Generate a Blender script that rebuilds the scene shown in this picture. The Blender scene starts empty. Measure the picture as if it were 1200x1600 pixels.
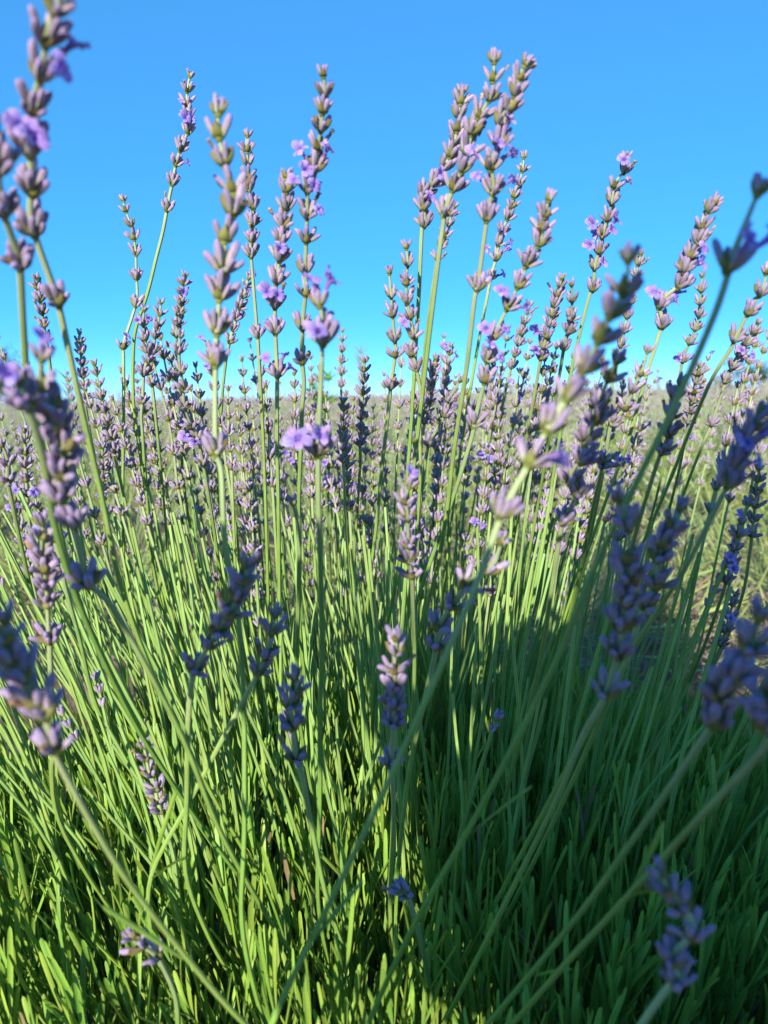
import bpy, math, random
import numpy as np
from mathutils import Matrix, Vector

R = math.radians
sc = bpy.context.scene
rng = np.random.default_rng(11)
random.seed(11)

# ------------------------------------------------------------------ camera
CAM = np.array([0.0, 0.0, 0.55])
PITCH, ROLL, FPX = R(8.6), R(1.2), 1202.0
_cp, _sp = math.cos(PITCH), math.sin(PITCH)
_F = np.array([0, _cp, -_sp]); _R0 = np.array([1.0, 0, 0]); _U0 = np.array([0, _sp, _cp])
_Rt = math.cos(ROLL) * _R0 - math.sin(ROLL) * _U0
_Up = math.sin(ROLL) * _R0 + math.cos(ROLL) * _U0
cam = bpy.data.cameras.new('camera')
cam.sensor_fit = 'VERTICAL'; cam.sensor_height = 36.0; cam.sensor_width = 27.0
cam.lens = FPX / 1600 * 36.0
cam.clip_start = 0.01; cam.clip_end = 2000
cam.dof.use_dof = True; cam.dof.focus_distance = 0.50; cam.dof.aperture_fstop = 10.8
camo = bpy.data.objects.new('camera', cam); sc.collection.objects.link(camo)
M = Matrix.Identity(4)
for i in range(3):
    M[i][0] = _Rt[i]; M[i][1] = _Up[i]; M[i][2] = -_F[i]; M[i][3] = CAM[i]
camo.matrix_world = M
sc.camera = camo

def at(x, y, d):
    """a point of the place seen at (x, y) of the photograph, d metres away along the view axis"""
    return CAM + d * (_F + (x - 600) / FPX * _Rt - (y - 800) / FPX * _Up)

def pix(p):
    v = np.asarray(p) - CAM
    d = v @ _F
    return 600 + FPX * (v @ _Rt) / d, 800 - FPX * (v @ _Up) / d, d

# ------------------------------------------------------------------ light
SUN_AZ, SUN_EL = R(15), R(20.5)          # behind the camera, to its left
L = np.array([math.sin(SUN_AZ) * math.cos(SUN_EL), math.cos(SUN_AZ) * math.cos(SUN_EL), -math.sin(SUN_EL)])
world = bpy.data.worlds.new('World'); sc.world = world; world.use_nodes = True
wn = world.node_tree.nodes; wl = world.node_tree.links
bg = wn['Background']
sky = wn.new('ShaderNodeTexSky'); sky.sky_type = 'NISHITA'; sky.sun_disc = False
sky.sun_elevation = SUN_EL; sky.sun_rotation = math.atan2(-L[0], -L[1])
sky.air_density = 0.6; sky.dust_density = 0.0; sky.ozone_density = 7.0; sky.altitude = 6000
hs = wn.new('ShaderNodeHueSaturation'); hs.inputs['Saturation'].default_value = 1.50
hs.inputs['Value'].default_value = 2.9
gm = wn.new('ShaderNodeGamma'); gm.inputs[1].default_value = 0.45     # a clear deep-blue sky with little paling at the horizon
wl.new(sky.outputs[0], gm.inputs[0]); wl.new(gm.outputs[0], hs.inputs['Color']); wl.new(hs.outputs[0], bg.inputs['Color'])
bg.inputs['Strength'].default_value = 0.15
sun = bpy.data.lights.new('sun', 'SUN'); sun.energy = 4.6; sun.angle = R(0.55); sun.color = (1.0, 0.93, 0.80)
suno = bpy.data.objects.new('sun', sun); sc.collection.objects.link(suno)
suno.rotation_euler = Vector(L).to_track_quat('-Z', 'Y').to_euler()
sc.view_settings.view_transform = 'Standard'; sc.view_settings.look = 'None'
sc.view_settings.gamma = 1; sc.view_settings.use_curve_mapping = False
sc.view_settings.exposure = 0.75
sc.cycles.use_denoising = True
sc.cycles.max_bounces = 5; sc.cycles.diffuse_bounces = 3; sc.cycles.transmission_bounces = 3; sc.cycles.transparent_max_bounces = 4

# ------------------------------------------------------------------ materials
def mat(name):
    m = bpy.data.materials.new(name); m.use_nodes = True
    nt = m.node_tree; b = nt.nodes['Principled BSDF']
    return m, nt, b

def ramp(nt, stops):
    r = nt.nodes.new('ShaderNodeValToRGB'); e = r.color_ramp.elements
    while len(e) < len(stops): e.new(0.5)
    for k, (p, c) in enumerate(stops):
        e[k].position = p; e[k].color = (*c, 1)
    return r

def plant_mat(name, stops, rough=0.6, trans=0.0, axis='Y', var=0.25, noise_scale=120, spec=0.3, ribs=0, hue_var=0.02, dead=0):
    """colour along the piece (UV), small per-piece variation, grain, and light passing through thin tissue"""
    m, nt, b = mat(name); N, K = nt.nodes, nt.links
    uv = N.new('ShaderNodeUVMap'); sp = N.new('ShaderNodeSeparateXYZ'); K.new(uv.outputs[0], sp.inputs[0])
    rp = ramp(nt, stops); K.new(sp.outputs[axis], rp.inputs[0])
    oi = N.new('ShaderNodeObjectInfo'); geo = N.new('ShaderNodeNewGeometry')
    add = N.new('ShaderNodeMath'); add.operation = 'ADD'; K.new(oi.outputs['Random'], add.inputs[0]); K.new(geo.outputs['Random Per Island'], add.inputs[1])
    fr = N.new('ShaderNodeMath'); fr.operation = 'FRACT'; K.new(add.outputs[0], fr.inputs[0])
    tc = N.new('ShaderNodeTexCoord')
    no = N.new('ShaderNodeTexNoise'); no.inputs['Scale'].default_value = noise_scale; no.inputs['Detail'].default_value = 4
    K.new(geo.outputs['Position'], no.inputs['Vector'])
    hsv = N.new('ShaderNodeHueSaturation')
    mr = N.new('ShaderNodeMapRange'); mr.inputs['To Min'].default_value = 1 - var; mr.inputs['To Max'].default_value = 1 + var
    K.new(fr.outputs[0], mr.inputs[0])
    m2 = N.new('ShaderNodeMapRange'); m2.inputs['From Min'].default_value = .3; m2.inputs['From Max'].default_value = .7
    m2.inputs['To Min'].default_value = 1 - var * .7; m2.inputs['To Max'].default_value = 1 + var * .7
    K.new(no.outputs['Fac'], m2.inputs[0])
    mu = N.new('ShaderNodeMath'); mu.operation = 'MULTIPLY'; K.new(mr.outputs[0], mu.inputs[0]); K.new(m2.outputs[0], mu.inputs[1])
    K.new(mu.outputs[0], hsv.inputs['Value'])
    fh = N.new('ShaderNodeMath'); fh.operation = 'MULTIPLY_ADD'; fh.inputs[1].default_value = 7.31; fh.inputs[2].default_value = 0
    K.new(fr.outputs[0], fh.inputs[0]); f2 = N.new('ShaderNodeMath'); f2.operation = 'FRACT'; K.new(fh.outputs[0], f2.inputs[0])
    mh = N.new('ShaderNodeMapRange'); mh.inputs['To Min'].default_value = .5 - hue_var; mh.inputs['To Max'].default_value = .5 + hue_var
    K.new(f2.outputs[0], mh.inputs[0]); K.new(mh.outputs[0], hsv.inputs['Hue'])
    K.new(rp.outputs[0], hsv.inputs['Color'])
    col = hsv.outputs[0]
    if ribs:
        wv = N.new('ShaderNodeMath'); wv.operation = 'MULTIPLY'; wv.inputs[1].default_value = ribs * 2 * math.pi
        K.new(sp.outputs['X'], wv.inputs[0])
        si = N.new('ShaderNodeMath'); si.operation = 'SINE'; K.new(wv.outputs[0], si.inputs[0])
        rr = N.new('ShaderNodeMapRange'); rr.inputs['From Min'].default_value = -1; rr.inputs['To Min'].default_value = .82; rr.inputs['To Max'].default_value = 1.12
        K.new(si.outputs[0], rr.inputs[0])
        h2 = N.new('ShaderNodeHueSaturation'); K.new(col, h2.inputs['Color']); K.new(rr.outputs[0], h2.inputs['Value']); col = h2.outputs[0]
        bp = N.new('ShaderNodeBump'); bp.inputs['Strength'].default_value = .35; bp.inputs['Distance'].default_value = .0004
        K.new(si.outputs[0], bp.inputs['Height']); K.new(bp.outputs[0], b.inputs['Normal'])
    if dead:                                           # a few pieces gone dry and brown
        gt = N.new('ShaderNodeMath'); gt.operation = 'GREATER_THAN'; gt.inputs[1].default_value = 1 - dead
        f3 = N.new('ShaderNodeMath'); f3.operation = 'FRACT'; K.new(geo.outputs['Random Per Island'], f3.inputs[0]); K.new(f3.outputs[0], gt.inputs[0])
        md = N.new('ShaderNodeMix'); md.data_type = 'RGBA'; K.new(gt.outputs[0], md.inputs[0]); K.new(col, md.inputs[6]); md.inputs[7].default_value = (.30, .22, .11, 1); col = md.outputs[2]
    K.new(col, b.inputs['Base Color'])
    b.inputs['Roughness'].default_value = rough
    b.inputs['Specular IOR Level'].default_value = spec
    if trans:
        tr = N.new('ShaderNodeBsdfTranslucent')
        K.new(col, tr.inputs['Color'])
        mx = N.new('ShaderNodeMixShader'); mx.inputs[0].default_value = trans
        K.new(b.outputs[0], mx.inputs[1]); K.new(tr.outputs[0], mx.inputs[2])
        K.new(mx.outputs[0], nt.nodes['Material Output'].inputs['Surface'])
    return m

MAT = {}
MAT['bud'] = plant_mat('calyx', [(0, (.42, .46, .19)), (.2, (.47, .45, .30)), (.42, (.44, .36, .42)), (1, (.375, .265, .47))], rough=.75, trans=.08, var=.2, ribs=6, noise_scale=900, hue_var=.02)
MAT['bract'] = plant_mat('bract', [(0, (.20, .24, .045)), (.6, (.26, .26, .07)), (1, (.22, .16, .08))], rough=.65, trans=.15, var=.2)
MAT['petal'] = plant_mat('petal', [(0, (.40, .24, .68)), (.35, (.46, .31, .80)), (1, (.58, .45, .88))], rough=.65, trans=.35, var=.16, noise_scale=1100, ribs=3)
MAT['withered'] = plant_mat('withered_petal', [(0, (.30, .17, .10)), (1, (.42, .26, .17))], rough=.8, trans=.1, var=.3)
MAT['stem'] = plant_mat('stem', [(0, (.21, .35, .06)), (.72, (.255, .385, .10)), (1, (.38, .45, .22))], rough=.5, trans=.0, var=.16, noise_scale=90, hue_var=.014, ribs=4)
MAT['leaf'] = plant_mat('leaf', [(0, (.235, .345, .085)), (.3, (.23, .385, .055)), (1, (.285, .44, .07))], rough=.45, trans=.22, var=.25, noise_scale=40, hue_var=.02, spec=.4, dead=.02)
MAT['far_bud'] = plant_mat('far_calyx', [(0, (.33, .34, .19)), (.5, (.36, .32, .30)), (1, (.32, .27, .31))], rough=.8, var=.3, noise_scale=9, hue_var=.03)
MAT['far_stem'] = plant_mat('far_stem', [(0, (.22, .34, .09)), (1, (.38, .45, .20))], rough=.6, var=.25, noise_scale=6)
MAT['far_leaf'] = plant_mat('far_leaf', [(0, (.26, .33, .10)), (1, (.36, .43, .15))], rough=.6, trans=.2, var=.35, noise_scale=5, hue_var=.03, dead=.08)
MAT['dry'] = plant_mat('dry_twig', [(0, (.24, .17, .12)), (1, (.38, .29, .25))], rough=.85, var=.35, noise_scale=20)
MAT['wood'] = plant_mat('woody_stem', [(0, (.13, .09, .06)), (1, (.20, .15, .10))], rough=.85, var=.3, noise_scale=80)
MAT['tree_leaf'] = plant_mat('tree_leaf', [(0, (.05, .10, .025)), (1, (.09, .16, .04))], rough=.6, trans=.15, var=.4, noise_scale=1)
MAT['weed'] = plant_mat('weed_leaf', [(0, (.12, .27, .03)), (1, (.18, .36, .05))], rough=.6, trans=.3, var=.3, noise_scale=10)
MAT['straw'] = plant_mat('grass_awn', [(0, (.28, .34, .14)), (1, (.42, .46, .24))], rough=.7, trans=.2, var=.2)

def soil():
    m, nt, b = mat('soil'); N, K = nt.nodes, nt.links
    g = N.new('ShaderNodeNewGeometry')
    n1 = N.new('ShaderNodeTexNoise'); n1.inputs['Scale'].default_value = 18; n1.inputs['Detail'].default_value = 9; n1.inputs['Roughness'].default_value = .7
    n2 = N.new('ShaderNodeTexNoise'); n2.inputs['Scale'].default_value = 1.1; n2.inputs['Detail'].default_value = 4
    K.new(g.outputs['Position'], n1.inputs[0]); K.new(g.outputs['Position'], n2.inputs[0])
    r1 = ramp(nt, [(.3, (.13, .085, .055)), (.55, (.27, .19, .13)), (.75, (.38, .29, .22))]); K.new(n1.outputs[0], r1.inputs[0])
    r2 = ramp(nt, [(.5, (.8, .8, .8)), (.7, (1.1, 1.05, 1.0))]); K.new(n2.outputs[0], r2.inputs[0])
    mx = N.new('ShaderNodeMix'); mx.data_type = 'RGBA'; mx.blend_type = 'MULTIPLY'; mx.inputs[0].default_value = 1
    K.new(r1.outputs[0], mx.inputs[6]); K.new(r2.outputs[0], mx.inputs[7]); K.new(mx.outputs[2], b.inputs['Base Color'])
    bp = N.new('ShaderNodeBump'); bp.inputs['Distance'].default_value = .02; bp.inputs['Strength'].default_value = .8
    K.new(n1.outputs[0], bp.inputs['Height']); K.new(bp.outputs[0], b.inputs['Normal']); b.inputs['Roughness'].default_value = .95
    return m
MAT['soil'] = soil()

def plain(name, col, rough=.6, metal=0.0, nscale=30, var=.15):
    m, nt, b = mat(name); N, K = nt.nodes, nt.links
    t = N.new('ShaderNodeTexCoord'); n = N.new('ShaderNodeTexNoise'); n.inputs['Scale'].default_value = nscale
    K.new(t.outputs['Object'], n.inputs[0])
    r = ramp(nt, [(.3, tuple(c * (1 - var) for c in col)), (.7, tuple(min(1, c * (1 + var)) for c in col))])
    K.new(n.outputs[0], r.inputs[0]); K.new(r.outputs[0], b.inputs['Base Color'])
    b.inputs['Roughness'].default_value = rough; b.inputs['Metallic'].default_value = metal
    return m

# ------------------------------------------------------------------ mesh helpers
COL = sc.collection
def link(name, data=None, parent=None):
    o = bpy.data.objects.new(name, data); COL.objects.link(o)
    if parent is not None: o.parent = parent
    return o

def tag(o, label=None, cat=None, group=None, kind=None):
    if label: o['label'] = label
    if cat: o['category'] = cat
    if group: o['group'] = group
    if kind: o['kind'] = kind
    return o

def mesh(name, V, F, UV=None, mats=(), mi=None, smooth=True):
    """V (n,3), F (m,k) all of one size k; UV per vertex"""
    V = np.asarray(V, dtype=np.float32); F = np.asarray(F, dtype=np.int32)
    me = bpy.data.meshes.new(name)
    k = F.shape[1]; nf = len(F)
    me.vertices.add(len(V)); me.vertices.foreach_set('co', V.ravel())
    me.loops.add(nf * k); me.loops.foreach_set('vertex_index', F.ravel())
    me.polygons.add(nf); me.polygons.foreach_set('loop_start', np.arange(0, nf * k, k, dtype=np.int32))
    me.polygons.foreach_set('loop_total', np.full(nf, k, dtype=np.int32))
    if smooth: me.polygons.foreach_set('use_smooth', np.ones(nf, dtype=bool))
    for m in mats: me.materials.append(m)
    if mi is not None: me.polygons.foreach_set('material_index', np.asarray(mi, dtype=np.int32))
    if UV is not None:
        l = me.uv_layers.new(name='UVMap'); l.data.foreach_set('uv', np.asarray(UV, dtype=np.float32)[F.ravel()].ravel())
    me.update(calc_edges=True)
    return me

class Acc:
    """collects quad pieces (V, F, UV, material slot) for one joined mesh"""
    def __init__(s): s.V, s.F, s.U, s.m, s.n = [], [], [], [], 0
    def add(s, V, F, U, mi=0):
        s.V.append(V); s.F.append(np.asarray(F) + s.n); s.U.append(U); s.m.append(np.full(len(F), mi)); s.n += len(V)
    def many(s, piece, T, mi=0):
        """piece = (V,F,U) placed by a stack of 4x4 matrices"""
        V, F, U = piece; n = len(T); k = len(V)
        W = np.einsum('nij,vj->nvi', T[:, :3, :3], V) + T[:, None, :3, 3]
        FF = F[None] + (np.arange(n) * k)[:, None, None]
        s.V.append(W.reshape(-1, 3)); s.F.append(FF.reshape(-1, 4) + s.n); s.U.append(np.tile(U, (n, 1))); s.m.append(np.full(n * len(F), mi)); s.n += n * k
    def build(s, name, mats, smooth=True):
        return mesh(name, np.concatenate(s.V), np.concatenate(s.F), np.concatenate(s.U), mats, np.concatenate(s.m), smooth)

def nrm(v):
    return v / (math.sqrt(v[0] * v[0] + v[1] * v[1] + v[2] * v[2]) + 1e-12)

def cross(a, b):
    return np.array([a[1] * b[2] - a[2] * b[1], a[2] * b[0] - a[0] * b[2], a[0] * b[1] - a[1] * b[0]])

def frame(z, ref=None, spin=0.0):
    """3x3 with columns x,y,z; z along the given direction"""
    z = nrm(np.asarray(z, float))
    ref = np.array([0.31, 0.95, 0.05]) if ref is None else ref
    x = cross(ref, z); x = nrm(x) if abs(x[0]) + abs(x[1]) + abs(x[2]) > 1e-4 else nrm(cross([1, 0, 0.1], z))
    y = cross(z, x)
    c, s = math.cos(spin), math.sin(spin)
    return np.stack([c * x + s * y, -s * x + c * y, z], 1)

def T4(m3, p, s=1.0):
    T = np.eye(4); T[:3, :3] = m3 * s; T[:3, 3] = p
    return T

def revolve(prof, ns):
    """profile [(r, z)] -> quads, UV (around, along)"""
    zmax = prof[-1][1]; V, U = [], []
    for r, z in prof:
        for k in range(ns):
            a = 2 * math.pi * k / ns
            V.append((r * math.cos(a), r * math.sin(a), z)); U.append((k / ns, z / zmax if zmax else 0))
    F = []
    for i in range(len(prof) - 1):
        for k in range(ns):
            a, b = i * ns + k, i * ns + (k + 1) % ns
            F.append((a, b, b + ns, a + ns))
    return np.array(V), np.array(F), np.array(U)

def tube(P, rad, ns=8, square=True, flare=0):
    """a stem: square section with rounded edges, swept along the points P with radii rad"""
    P = np.asarray(P); n = len(P)
    tg = np.gradient(P, axis=0); tg /= np.linalg.norm(tg, axis=1)[:, None] + 1e-12
    x = nrm(cross([0.2, 0.97, 0.1], tg[0])); V, U = [], []
    ln = np.concatenate([[0], np.cumsum(np.linalg.norm(np.diff(P, axis=0), axis=1))]); ln /= ln[-1]
    for i in range(n):
        x = nrm(x - tg[i] * (x @ tg[i])); y = cross(tg[i], x)
        for k in range(ns):
            a = 2 * math.pi * (k + .5) / ns
            q = (1.0 if k % 2 == 0 else .86) if (square and ns == 8) else 1.0
            V.append(P[i] + rad[i] * q * (math.cos(a) * x + math.sin(a) * y)); U.append((k / ns, ln[i]))
    F = []
    for i in range(n - 1):
        for k in range(ns):
            a, b = i * ns + k, i * ns + (k + 1) % ns
            F.append((a, b, b + ns, a + ns))
    return np.array(V), np.array(F), np.array(U)

def catmull(P, per=6):
    P = np.asarray(P, float)
    if len(P) < 3: return np.array([P[0] + (P[-1] - P[0]) * t for t in np.linspace(0, 1, per + 1)])
    Q = np.vstack([2 * P[0] - P[1], P, 2 * P[-1] - P[-2]]); out = []
    for i in range(1, len(Q) - 2):
        p0, p1, p2, p3 = Q[i - 1], Q[i], Q[i + 1], Q[i + 2]
        for t in np.linspace(0, 1, per, endpoint=False):
            out.append(.5 * (2 * p1 + (p2 - p0) * t + (2 * p0 - 5 * p1 + 4 * p2 - p3) * t * t + (3 * p1 - p0 - 3 * p2 + p3) * t ** 3))
    out.append(Q[-2])
    return np.array(out)

# ------------------------------------------------------------------ lavender pieces (metres)
BL = 0.0078                                            # calyx length
def bud_shape(ns, fat=1.0, rings=None):
    pr = rings or [(.05, 0), (.10, .08), (.145, .25), (.172, .5), (.17, .72), (.14, .88), (.085, .97), (.02, 1.0)]
    V, F, U = revolve([(r * fat * BL, z * BL) for r, z in pr], ns)
    V = V.copy(); t = V[:, 2] / BL
    V[:, 0] += .10 * BL * t * t                        # slightly bowed
    return V, F, U
BUDS = [bud_shape(8, f) for f in (.78, .88, 1.0)]
BUD_MID = bud_shape(6, .86, [(.07, 0), (.16, .22), (.19, .5), (.16, .85), (.03, 1.0)])
BUD_FAR = bud_shape(4, 1.25, [(.06, 0), (.2, .45), (.03, 1.0)])
BUD_ME = [mesh('bud', *b, mats=[MAT['bud']]) for b in BUDS]

def petal(w, l, curl, seg=4):
    V, U, F = [], [], []
    for i in range(seg + 1):
        t = i / seg; hw = w * .5 * (math.sin(math.pi * min(.94, .16 + .78 * t)) ** .7)
        for j in range(3):
            s = j - 1
            V.append((s * hw, 0.0 + l * (t - .25 * curl * t * t), l * (.35 * curl * t * t) * -1 + .12 * w * (1 - abs(s)) + .13 * w * math.sin(7 * t + 2.3 * s + 40 * w * 1000) * t)); U.append((j / 2, t))
    for i in range(seg):
        for j in range(2):
            a = i * 3 + j; F.append((a, a + 1, a + 4, a + 3))
    return np.array(V), np.array(F), np.array(U)

def blossom_piece(seed):
    r = np.random.default_rng(seed); A = Acc(); mm = .001
    V, F, U = revolve([(.55 * mm, 0), (.7 * mm, 2 * mm), (1.0 * mm, 4 * mm), (1.5 * mm, 5.4 * mm)], 6); A.add(V, F, U * [1, .3])
    for k, (az, w, l, lift) in enumerate(((62, 4.4, 4.6, 58), (118, 4.4, 4.6, 58), (205, 3.0, 3.4, 5), (270, 3.3, 3.6, -12), (335, 3.0, 3.4, 5))):
        V, F, U = petal(w * mm * r.uniform(.75, 1.1), l * mm * r.uniform(.75, 1.15), r.uniform(.2, 1.6))
        b = R(lift + r.uniform(-22, 22)); c, s = math.cos(b), math.sin(b)
        V = V @ np.array([[1, 0, 0], [0, c, -s], [0, s, c]]).T
        V[:, 1] += 1.2 * mm; a = R(az - 90 + r.uniform(-8, 8)); c, s = math.cos(a), math.sin(a)
        V = V @ np.array([[c, -s, 0], [s, c, 0], [0, 0, 1]]).T; V[:, 2] += 5.2 * mm
        A.add(V, F, U)
    return A
BLOS_ME = [blossom_piece(s).build('blossom', [MAT['petal']]) for s in range(4)]
def wither_piece(seed):
    r = np.random.default_rng(seed)
    pr = [(.3, 0), (.6, 1.2), (.9, 2.0), (.7, 2.8), (1.1, 3.4), (.2, 3.9)]
    V, F, U = revolve([(a * .001, z * .001) for a, z in pr], 6)
    return V + r.normal(0, .00018, V.shape), F, U
WITH_ME = [mesh('withered_blossom', *wither_piece(s), mats=[MAT['withered']]) for s in range(2)]

def bract_pair(s, seed):
    """two pointed cupped bracts under a whorl, meeting in a small collar round the stem"""
    r = np.random.default_rng(seed); A = Acc()
    V, F, U = revolve([(.0009, -.0012), (.0016, 0), (.0013, .0008)], 8); A.add(V, F, U)
    for side in (0, 1):
        l, w = .0066 * s * r.uniform(.85, 1.15), .0060 * s; Vp, Up, Fp = [], [], []
        for i in range(6):
            t = i / 5; hw = w * .5 * math.sin(math.pi * (t * .86 + .14)) ** .85 * (1 - .35 * t)
            if i == 5: hw = w * .03
            for j in range(5):
                q = (j - 2) / 2; cup = .38 * w * q * q
                Vp.append((q * hw, .0011 + l * .62 * math.sin(t * 1.15) - cup * .9, l * (t * t * .62 + t * .28))); Up.append((j / 4, t))
        for i in range(5):
            for j in range(4):
                a = i * 5 + j; Fp.append((a, a + 1, a + 6, a + 5))
        Vp = np.array(Vp)
        if side: Vp = Vp * [-1, -1, 1]
        A.add(Vp, np.array(Fp), np.array(Up))
    return A
BRACT_A = [bract_pair(s, k) for k, s in enumerate((.75, .9, 1.0, 1.1))]
BRACT_ME = [a.build('flower_whorl', [MAT['bract']]) for a in BRACT_A]

def whorl_layout(r, n, size):
    """placements of the calyces of one whorl: two opposite cymes"""
    out = []
    for side in (0, 1):
        base = math.pi / 2 + math.pi * side
        k = n // 2 + (n % 2 if side == 0 else 0)
        offs = np.linspace(-62, 62, k) if k > 1 else [0]
        for i, o in enumerate(offs):
            inner = (i % 2 == 1 and k > 2)
            tilt = R(r.uniform(10, 22) if inner else r.uniform(22, 46)); az = base + R(o + r.uniform(-9, 9))
            d = np.array([math.cos(az) * math.sin(tilt), math.sin(az) * math.sin(tilt), math.cos(tilt)])
            p = np.array([math.cos(az), math.sin(az), 0]) * .0013 * size + [0, 0, (.0022 if inner else .0004) * size]
            out.append((p, d, size * r.uniform(.84, 1.1)))
    return out

def tip_layout(r, size):
    out = []
    for k in range(4):
        az = k * math.pi / 2 + r.uniform(-.3, .3); tilt = R(r.uniform(8, 26))
        d = np.array([math.cos(az) * math.sin(tilt), math.sin(az) * math.sin(tilt), math.cos(tilt)])
        out.append((np.array([math.cos(az), math.sin(az), 0]) * .0007, d, size * r.uniform(.75, 1.0)))
    return out

LAY = {n: [whorl_layout(np.random.default_rng(100 * n + v), n, 1.0) for v in range(4)] for n in (4, 6, 8, 10)}
LAYTIP = [tip_layout(np.random.default_rng(900 + v), .9) for v in range(4)]
def joined_whorl(lay, piece, bracts=True, bi=1):
    A = Acc()
    T = np.array([T4(frame(d, spin=k * 1.7), p, s) for k, (p, d, s) in enumerate(lay)])
    A.many(piece, T, 0)
    if bracts:
        B = BRACT_A[bi]
        for V, F, U in zip(B.V, [f for f in B.F], B.U): pass
        n0 = 0
        V = np.concatenate(B.V); F = np.concatenate(B.F); U = np.concatenate(B.U)
        A.add(V, F, U, 1)
    return A
JW = {n: [joined_whorl(l, BUD_MID, True, i).build('flower_whorl', [MAT['bud'], MAT['bract']]) for i, l in enumerate(LAY[n])] for n in LAY}
JWT = [joined_whorl(l, BUD_MID, True, 0).build('flower_whorl', [MAT['bud'], MAT['bract']]) for l in LAYTIP]

def leaf_piece(l, w, bend, fold, seg=7):
    V, U, F = [], [], []
    for i in range(seg + 1):
        t = (0, .15, .38, .62, .82, .92, .975, 1.0)[i]
        hw = w * .5 * (.5, .72, .95, 1.0, .97, .84, .58, .12)[i]
        for j in range(3):
            s = j - 1
            V.append((s * hw, bend * l * t * t + fold * hw * abs(s), l * (t - .25 * bend * bend * t ** 3))); U.append((j / 2, t))
    for i in range(seg):
        for j in range(2):
            a = i * 3 + j; F.append((a, a + 1, a + 4, a + 3))
    return np.array(V), np.array(F), np.array(U)
LEAVES = [leaf_piece(l, w, b, f) for l, w, b, f in ((.050, .0029, .06, .55), (.044, .0033, .12, .45), (.057, .0028, -.05, .6), (.038, .0028, .18, .5), (.047, .0034, .09, .35), (.031, .0027, .14, .5))]
def thick(piece, th=.00035):
    V, F, U = piece; n = len(V)
    V2 = V.copy(); V2[:, 1] += th
    return np.vstack([V, V2]), np.vstack([F, F[:, ::-1] + n]), np.vstack([U, U])
LEAF_ME = [mesh('leaf', *thick(p), mats=[MAT['leaf']]) for p in LEAVES]

# ------------------------------------------------------------------ a flowering stalk
ROOT = np.array([0.02, 0.47, 0.10])
COUNT = {'stalk': 0}
def put(o, T):
    o.matrix_basis = Matrix(T.tolist())

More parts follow.
